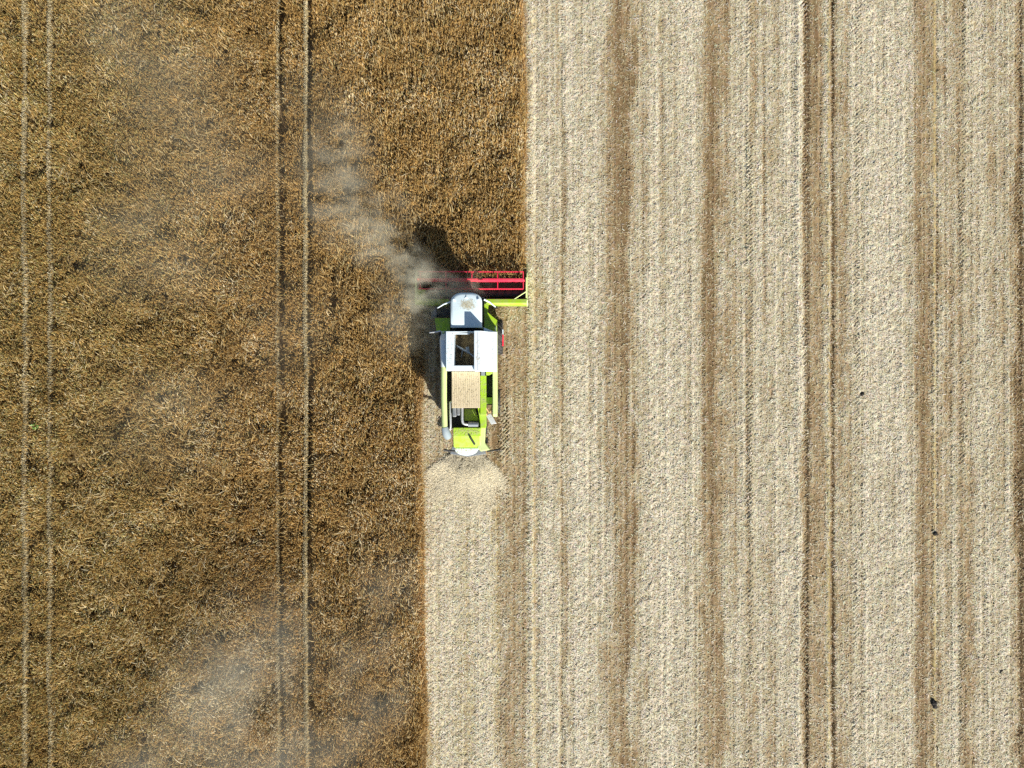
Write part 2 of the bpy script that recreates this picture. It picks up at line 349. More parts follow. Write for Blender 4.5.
def make_stalks(x, y, hs=None, pal_=None, lean_k=1.0, wk=1.0):
    n = len(x)
    h = 0.80 + 0.085 * samp(f_h, x, y) + 0.04 * samp(f_hb, x, y) + rng.normal(0, .055, n)
    h = np.clip(h, 0.35, 1.15)
    if hs is not None: h = hs
    right = np.clip((x - ax(300)) / 4.0, 0, 1)
    ang = 1.6 * np.arctan2(samp(f_a1, x, y), samp(f_a2, x, y)) * 0.6 + rng.normal(0, 0.9, n)
    rowang = np.sign(rng.random(n) - .35) * math.pi / 2 + rng.normal(0, .45, n)
    ang = np.where(rng.random(n) < .25 + .5 * right, rowang, ang)
    lean = (np.abs(rng.normal(0.17, 0.10, n)) + 0.03) * lean_k
    droop = rng.uniform(0.0, 0.22, n)
    wdt = rng.uniform(0.009, 0.020, n) * wk
    lx, ly = np.cos(ang), np.sin(ang)
    wa = ang + math.pi / 2 + rng.normal(0, .5, n)
    wx, wy = np.cos(wa) * wdt, np.sin(wa) * wdt
    t = [(0.02, 0.02, .5), (0.55, 0.16, .55), (0.88, 0.42, .9), (1.0, 0.72, 1.15), (1.0, 1.0, .55)]
    P = np.empty((n, 5, 2, 3))
    for k, (tz, tl_, tw) in enumerate(t):
        z = h * tz - (droop if k == 4 else 0) * 1.0 - (droop * .2 if k == 3 else 0)
        cx, cy = x + lx * lean * tl_, y + ly * lean * tl_
        P[:, k, 0] = np.stack([cx + wx * tw, cy + wy * tw, z], -1)
        P[:, k, 1] = np.stack([cx - wx * tw, cy - wy * tw, z], -1)
    base = np.arange(n)[:, None, None] * 10
    q = np.array([[0, 1, 3, 2], [2, 3, 5, 4], [4, 5, 7, 6], [6, 7, 9, 8]])
    Q = (base + q[None]).reshape(-1, 4)
    pal = np.array([[.68, .425, .13], [.75, .54, .235], [.55, .31, .08], [.30, .175, .06], [.46, .37, .125], [.80, .65, .37]])
    if pal_ is not None: pal = pal_
    cv = samp(f_c, x, y) + 0.7 * samp(f_cb, x, y)
    p = rng.random(n) + 0.12 * cv
    left = np.clip((ax(250) - x) / 8.0, 0, 1)
    ci = np.digitize(p, [.30, .48, .70, .84, .93])
    ci = np.where((rng.random(n) < 0.20 * left) & (pal_ is None), 4, ci)
    colr = pal[ci] * rng.uniform(.75, 1.2, (n, 1)) * (1 + .07 * np.clip(cv, -2, 2))[:, None]
    colr = colr * np.array([.93, .965, 1.08])
    colr = colr * (1 - (left[:, None] * np.array([.03, -.015, .02]) if pal_ is None else 0))
    cols = np.ones((n, 5, 2, 4))
    shade = np.array([1.0, 1.0, 1.0, 1.0, 1.0])
    low = np.array([.46, .37, .20])      # lower stem is bare pale straw
    mixk = np.array([.75, .45, .1, 0, 0])
    for k in range(5):
        cols[:, k, :, :3] = (colr * (1 - mixk[k]) + low * mixk[k])[:, None, :]
    return P.reshape(-1, 3), Q, cols.reshape(-1, 4)
x, y = crop_points(780000, -39, 1.2, -26.5, 26.5)
sets = [make_stalks(x, y)]
k = rng.random(len(x)) < .30                    # lower, broader leaves that close the canopy
lx_, ly_ = x[k] + rng.normal(0, .06, k.sum()), y[k] + rng.normal(0, .06, k.sum())
sets.append(make_stalks(lx_, ly_, rng.uniform(.52, .72, len(lx_)), np.array([[.56, .36, .115], [.50, .30, .08], [.60, .43, .18], [.40, .24, .07], [.42, .34, .12], [.55, .39, .15]]), 1.9, 1.5))
k = (rng.random(len(x)) < .055) & np.all([np.abs(x - cx) > .75 for cx, _, _ in TRAMS], axis=0)                   # long pale strands leaning out of the canopy
ks = x[k] < ax(505)
lx_, ly_ = x[k], y[k]
sets.append(make_stalks(lx_, ly_, rng.uniform(.80, 1.02, len(lx_)), np.array([[.68, .49, .20], [.72, .56, .28], [.62, .41, .14], [.56, .35, .10], [.58, .48, .21], [.76, .64, .38]]), 2.3, 1.15))
for cx, wdt, amt in TRAMS:                      # bent stems along the track edges, sunlight on the crop wall painted in as pallor
    n = int(30000 * amt); yy = rng.uniform(-26.5, 26.5, n); n = len(yy)
    xx = cx - wdt / 2 + 0.03 * samp(wob, np.full(n, cx), yy) + rng.uniform(-.01, .085, n)
    sets.append(make_stalks(xx, yy, rng.uniform(.55, .80, n), np.array([[.84, .72, .43]] * 2 + [[.76, .62, .32]] * 2 + [[.90, .80, .54]] * 2), .35, .8))
lit_edge_orange = np.array([[.52, .31, .10]] * 2 + [[.58, .40, .18]] * 2 + [[.46, .25, .08]] * 2)  # edge stems tinted orange, standing in for the sunlit face of the crop
for x_e, y_lo, y_hi, dens, x_w in ((CUT_X0, -26.5, CUT_Y, 130, .30), (CUT_X1, CUT_Y, 26.5, 90, .14)):
    n = int((y_hi - y_lo) * dens); yy = rng.uniform(y_lo, y_hi, n)
    xx = x_e + 0.13 * samp(wob, np.full(n, -5.0), yy) + rng.uniform(-.12, 1, n) ** 1.0 * x_w
    sets.append(make_stalks(xx, yy, np.clip(.72 - .9 * (xx - x_e) / x_w * .55, .15, .8) + rng.normal(0, .05, n), lit_edge_orange))
nv = np.cumsum([0] + [len(s_[0]) for s_ in sets])
Pv = np.concatenate([s_[0] for s_ in sets]); Q = np.concatenate([s_[1] + k for s_, k in zip(sets, nv)]); cols = np.concatenate([s_[2] for s_ in sets])
o = np_mesh('standing_crop', Pv, Q, stalk_material('ripe_crop', 0.45), cols=cols)
o['kind'] = 'stuff'; o['label'] = 'standing golden brown ripe crop not yet cut'; o['category'] = 'crop'

# ------------------------------------------------------------------ the combine
cmb = bpy.data.objects.new('combine_harvester', None); C.objects.link(cmb); cmb.location = ORG
cmb['label'] = 'lime green and white combine harvester with red reel cutting the standing crop'; cmb['category'] = 'combine'
XL, XR = ax(441, 3.3), ax(497, 3.3)       # outer faces of the body

# chassis and body
b = MB(); b.box(-3.35, -1.45, -2.9, 3.0, 0.75, 1.5); b.tube([(-3.4, ay(337, 1), 1.0), (-1.3, ay(337, 1), 1.0)], .17); b.tube([(-3.3, ay(401, .6), .66), (-1.4, ay(401, .6), .66)], .11)
b.build('chassis', M['dark'], cmb, 0.02)
b = MB()
yB = ay(427.5, 3.0)
b.box(ax(451.5, 2.6), ax(486, 2.6), yB, ay(331, 3.3), 1.45, 1.98)
b.box(XL + .06, XR - .06, ay(372, 3.), ay(330, 3.3), 1.5, 2.1)
b.build('body', M['lime'], cmb, 0.03)

# tyres and rims
def wheel(px_out, yc, r, width, side, name_lug):
    xo = px_out; xc = xo - side * width / 2
    rim = None
    prof = [(-width / 2, r * .56), (-width / 2, r * .80), (-width * .46, r * .92), (-width * .36, r * .965), (0, r * .985), (width * .36, r * .965), (width * .46, r * .92), (width / 2, r * .80), (width / 2, r * .56)]
    b = MB(); b.lathe_x(prof, xc, yc, r, 44)
    nl = name_lug
    for k in range(nl):
        for sgn in (-1, 1):
            a0 = 2 * math.pi * (k + (0.5 if sgn > 0 else 0)) / nl
            pts = []
            for t in (0, 1):
                a = a0 + t * 0.30
                for dr in (-.03, .045):
                    for da in (-.045, .045):
                        rr = r * (.965 if t else .985) + dr
                        pts.append((xc + sgn * t * width * .47, yc + rr * math.cos(a + da), r + rr * math.sin(a + da)))
            b.poly(pts, [(0, 1, 3, 2), (4, 6, 7, 5), (0, 4, 5, 1), (2, 3, 7, 6), (0, 2, 6, 4), (1, 5, 7, 3)])
    return b, MB().lathe_x([(-width * .3, r * .1), (-width * .3, r * .5), (-width * .48, r * .575), (width * .48, r * .575), (width * .3, r * .5), (width * .3, r * .1)], xc, yc, r, 32)
for (xo, yc, r, wd_, side) in ((ax(503.0, .9), ay(337, 1.0), 1.02, .72, 1), (-4.20, ay(337, 1.0), 1.02, .72, -1), (ax(500.3, .6), ay(401, .66), .68, .50, 1), (-4.02, ay(401, .66), .68, .50, -1)):
    t_, r_ = wheel(xo, yc, r, wd_, side, 20)
    ty = t_.build('wheel', M['rubber'], cmb)
    r_.build('rim', M['pale_lime'], ty, 0.01)

# side panels: long rounded lime panels, pale along the top
pz = 3.3
b = MB(); b.prism([(ay(371, pz), 3.30), (ay(415, 3.2), 3.22), (ay(417, 2.6), 2.4), (ay(413, 1.6), 1.55), (ay(371, 1.5), 1.5), (ay(368, 1.5), 1.6), (ay(358, 2), 2.15), (ay(340, 2), 2.2), (ay(331, 2.4), 2.2), (ay(331, 3.3), 3.3)], 'x', ax(492.6, pz), ax(497.2, pz))
b.build('side_panel', M['pale_lime'], cmb, 0.05)
b = MB(); b.prism([(ay(371, pz), 2.95), (ay(427, 2.9), 2.9), (ay(426, 2), 1.8), (ay(420, 1.6), 1.55), (ay(371, 1.5), 1.5), (ay(358, 2), 2.15), (ay(340, 2), 2.2), (ay(331, 2.4), 2.2), (ay(331, 3.), 3.0)], 'x', XL + .02, XL + .16)
b.build('side_panel', M['pale_lime'], cmb, 0.05)
# grey step plate at the rear end of the right panel
b = MB(); b.poly([(*at(485.5, 415, 2.4), 2.4), (*at(491, 414, 2.4), 2.4), (*at(496.5, 423.5, 2.4), 2.3), (*at(491, 424.5, 2.4), 2.3)] + [(*at(485.5, 415, 2.4), 2.33), (*at(491, 414, 2.4), 2.33), (*at(496.5, 423.5, 2.4), 2.23), (*at(491, 424.5, 2.4), 2.23)],
    [(0, 1, 2, 3), (7, 6, 5, 4), (0, 4, 5, 1), (1, 5, 6, 2), (2, 6, 7, 3), (3, 7, 4, 0)])
b.build('step_plate', M['silver'], cmb, 0.01)
b = MB(); b.tube([(*at(482, 407, 2.9), 3.05), (*at(487, 415.5, 2.9), 2.75)], .05); b.tube([(*at(485, 406, 2.9), 3.05), (*at(489, 413, 2.9), 2.75)], .04); b.tube([(*at(492, 407, 2.8), 2.7), (*at(489.5, 413, 2.8), 2.6)], .05)
b.build('brace', M['wood'], cmb)

# top of the body behind the tank
b = MB(); b.box(ax(480.3, 3.2), ax(486.2, 3.2), ay(415, 3.1), ay(375.5, 3.2), 2.6, 3.2)
b.poly([(*at(478, 408, 3.12), 3.12), (*at(486.2, 408, 3.12), 3.121), (*at(486.2, 428, 3.0), 3.02), (*at(482, 428, 3.), 3.02)], [(0, 1, 2, 3)])
b.prism([at(477.5, 408, 3.1), at(480.5, 408, 3.1), at(485.8, 415.2, 3.0), at(485.8, 428, 3.0), at(480.5, 428, 3.0), at(480.5, 424, 3.)], 'z', 2.5, 3.06)
b.build('top_rail', M['lime'], cmb, 0.025)
b = MB(); b.box(ax(486.5, 2.6), ax(492.4, 2.6), ay(405, 2.6), ay(374.5, 2.6), 2.2, 2.5)
for k in range(4): b.tube([(ax(487.6 + k * 1.3, 2.7), ay(376.5, 2.7), 2.62), (ax(487.6 + k * 1.3, 2.7), ay(396, 2.7), 2.62)], .035, 6)
b.build('belt_bay', M['dark'], cmb, 0.01)
b = MB(); b.box(ax(486.6, 2.8), ax(492.3, 2.8), ay(404, 2.8), ay(397.5, 2.8), 2.5, 2.78); b.build('belt_guard', M['lime'], cmb, .02)
b = MB(); b.box(ax(481, 3.4), ax(485, 3.4), ay(375.5, 3.4), ay(370.5, 3.4), 3.2, 3.42); b.build('filter_box', M['grey'], cmb, .03)
b = MB(); b.prism([at(486, 371.5, 3.3), at(492.5, 371.5, 3.3), at(492.5, 373.3, 3.3), at(489, 375.3, 3.3), at(486, 375.3, 3.3)], 'z', 2.6, 3.28); b.build('panel_corner', M['lime'], cmb, .02)
# ribbed dusty screen deck
b = MB(); x0, x1, y0, y1 = ax(451.8, 3.25), ax(480, 3.25), ay(408, 3.25), ay(371.5, 3.25)
b.box(x0, x1, y0, y1, 2.7, 3.24)
nr = 13
for k in range(nr):
    xx = x0 + (k + .5) * (x1 - x0) / nr
    b.box(xx - .035, xx + .035, y0 + .03, y1 - .03, 3.241, 3.250)
b.build('engine_deck', M['tan'], cmb, 0.008)
# engine bay
b = MB(); b.box(ax(447, 2.2), ax(479, 2.2), ay(428.5, 2.2), ay(371.5, 2.2), 2.0, 2.2); b.build('engine_bay', M['black'], cmb)
b = MB(); b.prism([at(464, 409, 2.55), at(475, 408.5, 2.55), at(478.5, 421, 2.55), at(464, 421, 2.55)], 'z', 2.2, 2.3); b.build('engine_cover', M['lime'], cmb, .03)
b = MB(); b.box(ax(452.4, 3.1), ax(456.2, 3.1), ay(417, 3.1), ay(401.5, 3.1), 2.3, 3.1); b.box(ax(456.8, 3.), ax(460, 3.), ay(415.5, 3.), ay(404, 3.0), 2.3, 3.0); b.build('air_cleaner', M['grey'], cmb, .06)
b = MB(); b.tube([(*at(462.2, 401.5, 3.1), 3.05), (*at(462.2, 420, 3.0), 3.0), (*at(463, 423.3, 3.), 2.97), (*at(465, 424.3, 3.), 2.95), (*at(469, 424.5, 2.9), 2.9)], .075, 12); b.build('exhaust_pipe', M['silver'], cmb, smooth=True)
b = MB(); b.tube([(*at(467.6, 424.4, 2.9), 2.85), (*at(468.2, 424.4, 2.9), 2.85), (*at(478, 424.4, 2.9), 2.85), (*at(478.6, 424.4, 2.9), 2.85)], [.10, .15, .15, .10], 14); b.build('muffler', M['grey'], cmb, smooth=True)
b = MB(); b.tube([(*at(450, 402, 3.1), 2.9), (*at(450, 412, 3.1), 2.9), (*at(450.3, 427, 3.0), 2.85), (*at(449.5, 430, 3.0), 2.8)], .07, 10); b.tube([(*at(449.5, 402.5, 3.1), 2.95), (*at(453, 402, 3.1), 3.0)], .06, 10); b.build('coolant_pipe', M['silver'], cmb, smooth=True)

# rear hood, flare, spreader
b = MB()
b.prism([(ay(427.6, 2.95), 2.95), (ay(436, 2.92), 2.92), (ay(447.5, 2.7), 2.68), (ay(449, 2.3), 1.6), (ay(427.6, 1.6), 1.5)], 'x', ax(453.2, 2.9), ax(480.6, 2.9))
b.build('rear_hood', M['lime'], cmb, 0.05)
b = MB()
b.prism([at(480.7, 427.6, 2.9), at(485.2, 427.6, 2.9), at(484.8, 443, 2.8), at(490.3, 449.4, 2.4), at(481, 451, 2.4), at(477.5, 447.5, 2.5)], 'z', 1.7, 2.72)
b.build('hood_flank', M['pale_lime'], cmb, 0.05)
b = MB()
arc = [at(455, 448.2, 2.2)] + [at(466.5 - 11.5 * math.cos(t) , 449.3 + 6.2 * math.sin(t), 2.1) for t in np.linspace(0.1, math.pi - .1, 12)] + [at(480, 448.2, 2.2)]
b.prism(arc, 'z', 1.5, 2.2); b.build('chopper_hood', M['white'], cmb, 0.04)
b = MB(); b.tube([(*at(470, 437, 3), 3.02), (*at(474.3, 444.3, 2.95), 2.84)], .055, 8); b.tube([(*at(470, 437, 3), 3.0), (*at(470, 437, 3), 2.85)], .05, 8); b.tube([(*at(474.3, 444.3, 3), 2.84), (*at(474.3, 444.3, 3), 2.7)], .05, 8); b.build('hood_handle', M['black'], cmb)
b = MB(); b.box(*sorted((ax(485.5, 2.2), ax(488, 2.2))), ay(443.5, 2.2), ay(438, 2.2), 1.9, 2.25); b.build('tail_lamp_bracket', M['black'], cmb, .03)
for (xa, ya, xb, yb) in ((444, 450.2, 457, 451.6), (500.5, 449.2, 487, 451.5)):
    b = MB(); b.tube([(*at(xa, ya, 1.9), 1.9), (*at((xa + xb) / 2, (ya + yb) / 2, 1.9), 1.86), (*at(xb, yb, 1.9), 1.8)], [.075, .05, .06], 8); b.build('marker_arm', M['black'], cmb, smooth=True)
b = MB(); b.prism([at(452, 447, 1.1), at(484, 447, 1.1), at(486, 454, 1.1), at(468, 457.0, 1.1), at(450, 454, 1.1)], 'z', .95, 1.05); b.build('straw_spreader', M['grey'], cmb, .02)

# grain tank
tz = 3.78
tf, tb = ay(331.2, tz), ay(371, 3.5)
ol, orr, of_, ob = ax(454.2, 3.7), ax(474.6, 3.7), ay(331.8, 3.7), ay(365.5, 3.7)
tank = MB()
tank.box(ax(446.0, tz), ol, tb, tf, 2.1, tz)                        # left wall
tank.box(ol, orr, tb, ob, 2.1, tz - .02)                            # rear wall
tank.box(ol, orr, of_ - .02, tf, 2.1, tz - .025)                    # front wall
tk = tank.build('grain_tank', M['white'], cmb, 0.02)
b = MB()
zz = 4.22
b.prism([(orr, 2.1), (orr, zz), (ax(480.5, zz), zz), (ax(489.5, 3.6), 3.55), (ax(497.1, 3.45), 3.45), (ax(497.1, 3.45), 3.25), (ax(489, 3.4), 2.1)], 'y', ay(371.5, 3.5), tf)
b.prism([at(483.5, 327.3, 3.42), at(497.0, 332.6, 3.42), at(497.0, 336, 3.42), at(484, 336, 3.42)], 'z', 3.2, 3.43)
b.build('tank_lid', M['white'], tk, 0.03)
b = MB(); b.box(ax(446.2, tz), ax(443.2, 3.) - .3, ay(330, 3.3), tf, 3.0, 3.1); b.bm.free()
b = MB(); b.prism([(ol + .002, 2.35), (orr - .002, 2.35), (orr - .002, 3.0), (orr - .35, 2.75), (ol + .3, 2.6), (ol + .002, 2.85)], 'y', ob + .003, of_ - .025); b.build('grain_heap', M['grain'], tk, 0.0)
b = MB(); b.tube([(ax(455, 3.2), ay(345, 3.2), 2.75), (ax(465, 3.3), ay(350.5, 3.3), 3.1), (ax(468.5, 3.3), ay(352, 3.3), 3.2)], [.07, .07, .07], 10); b.tube([(ax(467, 3.3), ay(347, 3.3), 3.15), (ax(468.5, 3.3), ay(353, 3.3), 3.2)], .10, 10); b.tube([(ax(462, 3.3), ay(349.5, 3.3), 2.9), (ax(461, 3.2), ay(357, 3.2), 2.8)], .04, 8); b.tube([(ax(468, 3.3), ay(352, 3.3), 3.2), (ax(474.3, 3.4), ay(357, 3.4), 3.3)], .045, 8)
b.build('filling_auger', M['grey'], tk, smooth=True)
b = MB(); b.box(ax(454.4, 3.75), ax(469.5, 3.75), ay(334.4, 3.75), ay(333.1, 3.75), 3.70, 3.76); b.build('tank_bar', M['white'], tk, .01)
# small lettering along the lid
from mathutils import Matrix
slope = math.atan2(3.55 - 3.45, ax(497.1, 3.45) - ax(489.5, 3.6))
face = Vector((0, 0, 1)).rotation_difference(Vector((math.sin(slope), 0, math.cos(slope)))).to_matrix() @ Matrix.Rotation(-math.pi / 2, 3, 'Z')
for nm, body, py in (('lettering', 'LEXION', 343.0), ('number', '570', 356.0)):
    cu = bpy.data.curves.new(nm, 'FONT'); cu.body = body; cu.size = 0.17; cu.extrude = 0.004; cu.align_x = 'CENTER'; cu.align_y = 'CENTER'; cu.space_character = 1.45
    tmp = bpy.data.objects.new('tmp', cu); C.objects.link(tmp)
    bpy.context.view_layer.update()
    me = bpy.data.meshes.new_from_object(tmp.evaluated_get(bpy.context.evaluated_depsgraph_get()))
    bpy.data.objects.remove(tmp); bpy.data.curves.remove(cu)
    le = bpy.data.objects.new(nm, me); C.objects.link(le); me.materials.clear(); me.materials.append(M['letters'])
    le.parent = tk; lx_, ly_ = at(492.7, py, 3.5)
    le.location = Vector((lx_, ly_, 3.51)) - ORG; le.rotation_euler = face.to_euler()

# seams and the chaff that has settled on top
for px in (481.3, 477.6):
    b = MB(); zz_ = 4.222 if px < 480 else 4.15
    b.box(ax(px, zz_) - .010, ax(px, zz_) + .010, ay(370.5, 3.6), ay(333, 3.7), zz_ - .02, zz_ + .003); b.build('panel_seam', M['letters'], tk)
LT = []
for (xa, xb, ya, yb, z_, n_) in ((452.5, 479.5, 373, 406, 3.256, 260), (454.5, 479.5, 429, 435, 2.952, 110), (461, 476, 298.5, 310, 3.55, 70), (480.8, 485.8, 378, 407, 3.205, 40), (447, 453, 333, 369, 3.785, 30), (475.5, 480, 334, 368, 4.224, 30), (455, 477, 449, 453, 2.204, 40)):
    xx = rng.uniform(ax(xa, z_), ax(xb, z_), n_); yy = rng.uniform(ay(yb, z_), ay(ya, z_), n_); th = rng.uniform(0, 6.283, n_); L_ = rng.uniform(.03, .10, n_)
    for i in range(n_):
        c_, s_ = math.cos(th[i]), math.sin(th[i]); w_ = .007; zt = z_ + rng.uniform(.002, .012)
        LT.append([(xx[i] - s_ * w_, yy[i] + c_ * w_, zt), (xx[i] + s_ * w_, yy[i] - c_ * w_, zt), (xx[i] + s_ * w_ + c_ * L_[i], yy[i] - c_ * w_ + s_ * L_[i], zt + .006), (xx[i] - s_ * w_ + c_ * L_[i], yy[i] + c_ * w_ + s_ * L_[i], zt + .006)])
b = MB()
for q in LT: b.poly(q, [(0, 1, 2, 3)])
o = b.build('settled_chaff', M['chaffbits'], cmb); o['kind'] = 'stuff'

# unloading auger folded along the left side
b = MB(); hx = 3.15
b.tube([(ax(443.9, hx), ay(366, hx), hx), (ax(443.9, hx), ay(400, hx), hx), (ax(444.6, hx), ay(428.5, hx), hx)], .165, 20)
ua = b.build('unloading_auger', M['pale_lime'], cmb, smooth=True)
b = MB(); b.tube([(ax(443.9, 3.), ay(336, 3.), 2.2), (ax(443.9, 3.), ay(337, 3.), 2.9), (ax(443.7, 3.), ay(341, 3.), 3.2), (ax(443.9, hx), ay(367, hx), hx)], [.20, .22, .21, .17], 20); b.build('auger_elbow', M['white'], ua, smooth=True)
b = MB(); b.tube([(ax(444.6, hx), ay(427.3, hx), hx), (ax(445.2, hx), ay(430, hx), hx - .02), (ax(446.2, hx), ay(434, hx), hx - .15), (ax(447.0, hx), ay(436.8, hx), hx - .45)], [.185, .20, .24, .22], 16); b.build('spout', M['spout'], ua, smooth=True)
b = MB(); b.box(ax(441.2, 2.8), ax(446, 2.8), ay(371, 2.8), ay(331, 2.8), 2.3, 2.84); b.build('auger_tray', M['white'], cmb, .03)

# cab
cz = 3.42
xl, xr = ax(450.6, 3.5), ax(482.0, 3.5)
yf, yr = ay(292.6, 3.5), ay(327.5, 3.5)
b = MB(); b.prism([(xl + .12, yr + .02), (xr - .12, yr + .02), (xr - .06, yr + .9), (xr - .18, yf - .42), (xr - .45, yf - .22), (xl + .45, yf - .22), (xl + .18, yf - .42), (xl + .06, yr + .9)], 'z', 1.85, cz - .1)
cab = b.build('cab', M['glass'], cmb, 0.03)
def roof_outline(inset, n=8):
    pts = []; r = .62 - inset * .5
    x0, x1, y0, y1 = xl + inset, xr - inset, yr + inset, yf - inset
    for k in range(n + 1):
        a = math.pi / 2 * k / n; pts.append((x1 - r + r * math.cos(a), y1 - r * .8 + r * .8 * math.sin(a)))
    for k in range(n + 1):
        a = math.pi / 2 + math.pi / 2 * k / n; pts.append((x0 + r + r * math.cos(a), y1 - r * .8 + r * .8 * math.sin(a)))
    pts += [(x0 - .0, (y0 + y1) / 2), (x0, y0), (x1, y0), (x1, (y0 + y1) / 2)]
    return pts
b = MB(); lev = [(0.10, cz - .12), (0.0, cz - .04), (0.0, cz + .03), (0.06, cz + .095), (.16, cz + .125)]
rings = [[b.bm.verts.new((p[0], p[1], z)) for p in roof_outline(i)] for i, z in lev]
for a, c in zip(rings, rings[1:]):
    for k in range(len(a)): b.bm.faces.new((a[k], a[(k + 1) % len(a)], c[(k + 1) % len(a)], c[k]))
b.bm.faces.new(rings[0][::-1]); b.bm.faces.new(rings[-1])
rf = b.build('cab_roof', M['roof'], cab, smooth=True)
b = MB(); b.prism([(xl + .03, yr + .05), (xr - .03, yr + .05), (xr - .03, yr + .2), (xl + .03, yr + .2)], 'z', 1.8, cz - .13); b.build('rear_pillar', M['white'], cab, .02)
b = MB(); b.poly([(*at(463.8, 298.2, 3.6), cz + .128), (*at(468.6, 298.2, 3.6), cz + .128), (*at(466.2, 294.6, 3.6), cz + .128), (*at(466.2, 297.4, 3.6), cz + .19)], [(0, 1, 3), (1, 2, 3), (2, 0, 3), (0, 2, 1)]); b.build('antenna_dome', M['white'], cab)
for px in (454, 478.5):
    b = MB(); b.tube([(*at(px, 300, 3.6), cz + .12), (*at(px, 300, 3.6), cz + .2)], .07, 12); b.build('beacon_base', M['white'], cab, smooth=True)

# platform floor, fenders, steps
b = MB(); b.box(ax(449, 1.8), ax(484, 1.8), ay(331, 1.8), ay(297, 1.8), 1.66, 1.83); b.build('cab_floor', M['dark'], cmb, .02)
b = MB()
b.prism([at(484.2, 303.5, 2.1), at(488.6, 303.5, 2.1), at(487.6, 313, 2.1), at(497.0, 320.0, 2.1), at(497.0, 331.5, 2.1), at(484.2, 331.5, 2.1)], 'z', 1.98, 2.06); b.build('front_fender', M['lime'], cmb, .02)
b = MB(); b.prism([at(434.5, 318, 2.05), at(450, 318, 2.05), at(450, 331.5, 2.05), at(436.5, 331.5, 2.05)], 'z', 1.95, 2.03); b.build('front_fender', M['lime'], cmb, .02)
b = MB(); b.poly([(*at(486.0, 313.5, 2.3), 2.25), (*at(487.8, 312.5, 2.3), 2.25), (*at(497.2, 320.5, 2.3), 2.35), (*at(497.2, 325.6, 2.3), 2.32), (*at(494.6, 327, 2.3), 2.2), (*at(486.0, 313.5, 2.3), 2.15), (*at(487.8, 312.5, 2.3), 2.15), (*at(497.2, 320.5, 2.3), 2.25), (*at(497.2, 325.6, 2.3), 2.22), (*at(494.6, 327, 2.3), 2.1)],
    [(0, 1, 2, 3, 4), (9, 8, 7, 6, 5)] + [(i, (i + 1) % 5 + 0, (i + 1) % 5 + 5, i + 5) for i in range(5)]); b.build('fender_plate', M['lime'], cmb, 0.0)
b = MB(); b.tube([(*at(495.6, 326, 2.3), 2.1), (*at(495.6, 331.5, 2.6), 2.7)], .05, 8); b.build('fender_post', M['white'], cmb)
# ladder and landing on the left
b = MB(); lx0, lx1 = ax(436.5, 1.8), ax(449, 1.8)
b.box(lx0, lx1, ay(317, 1.8), ay(308, 1.8), 1.72, 1.80)
for k in range(7): b.box(lx0 + .02, lx1 - .02, ay(316.6, 1.8) + k * .075, ay(316.6, 1.8) + k * .075 + .03, 1.803, 1.83)
b.build('landing', M['dark'], cmb)
b = MB()
for s_ in (ay(316.4, 1.8), ay(309, 1.8)): b.tube([(lx0, s_, 1.75), (lx0 - .45, s_, .55)], .03, 6)
for k in range(4): b.box(lx0 - .12 - k * .11, lx0 + .08 - k * .11, ay(316.4, 1.8), ay(309, 1.8), 1.45 - k * .29, 1.48 - k * .29)
b.build('ladder', M['grey'], cmb)
b = MB()
for p in ((437, 309), (437, 316.5)): b.tube([(*at(p[0], p[1], 1.8), 1.8), (*at(p[0], p[1], 1.8), 2.75)], .025, 6)
b.tube([(*at(437, 309, 1.8), 2.75), (*at(437, 316.5, 1.8), 2.75)], .025, 6); b.tube([(*at(437, 309, 1.8), 2.3), (*at(437, 316.5, 1.8), 2.3)], .02, 6)
b.build('handrail', M['grey'], cmb, smooth=True)
# mirrors
def mirror(p0, p1, h0, h1, mw):
    b = MB(); q0 = Vector((*at(*p0, h0), h0)); q1 = Vector((*at(*p1, h1), h1))
    b.tube([q0, (q0 + q1) / 2 + Vector((0, .05, .03)), q1], [.05, .045, .03], 8)
    a = b.build('mirror_arm', M['white'], cmb, smooth=True)
    b = MB(); b.box(q1.x - mw, q1.x + mw, q1.y - .05, q1.y + .05, q1.z - .5, q1.z + .02); b.build('mirror', M['black'], a, .03)
mirror((450.5, 302), (437.5, 308), 3.2, 3.0, .12)
mirror((484, 299.5), (495.5, 307), 3.2, 2.9, .12)
b = MB(); b.tube([(*at(440.6, 330.8, 2.9), 2.9), (*at(436, 332, 2.9), 2.9), (*at(429.5, 332.6, 2.9), 2.88)], [.05, .05, .035], 8); b.build('lamp_arm', M['silver'], cmb, smooth=True)
# red and white marker on the right front wheel arch
b = MB(); b.box(ax(502.0, 1.9), ax(503.6, 1.9), ay(346, 1.9), ay(334.5, 1.9), 1.75, 1.92); mk = b.build('marker_board', M['red'], cmb, .02)
b = MB(); b.box(ax(502.2, 1.9), ax(503.4, 1.9), ay(334.3, 1.9), ay(329.5, 1.9), 1.76, 1.91); b.build('white_band', M['white'], mk, .01)
b = MB(); b.tube([(ax(496, 1.9), ay(340, 1.9), 2.0), (ax(502.2, 1.9), ay(340, 1.9), 1.85)], .03, 6); b.build('bracket', M['dark'], mk)
# feeder house
b = MB(); b.prism([(ay(322, 1.6), 1.1), (ay(322, 1.6), 1.8), (4.7, 1.05), (4.7, .35), (ay(322, 1.6), .9)], 'x', ax(453.5, 1.3), ax(479.5, 1.3)); b.build('feeder_house', M['dark'], cmb, .03)

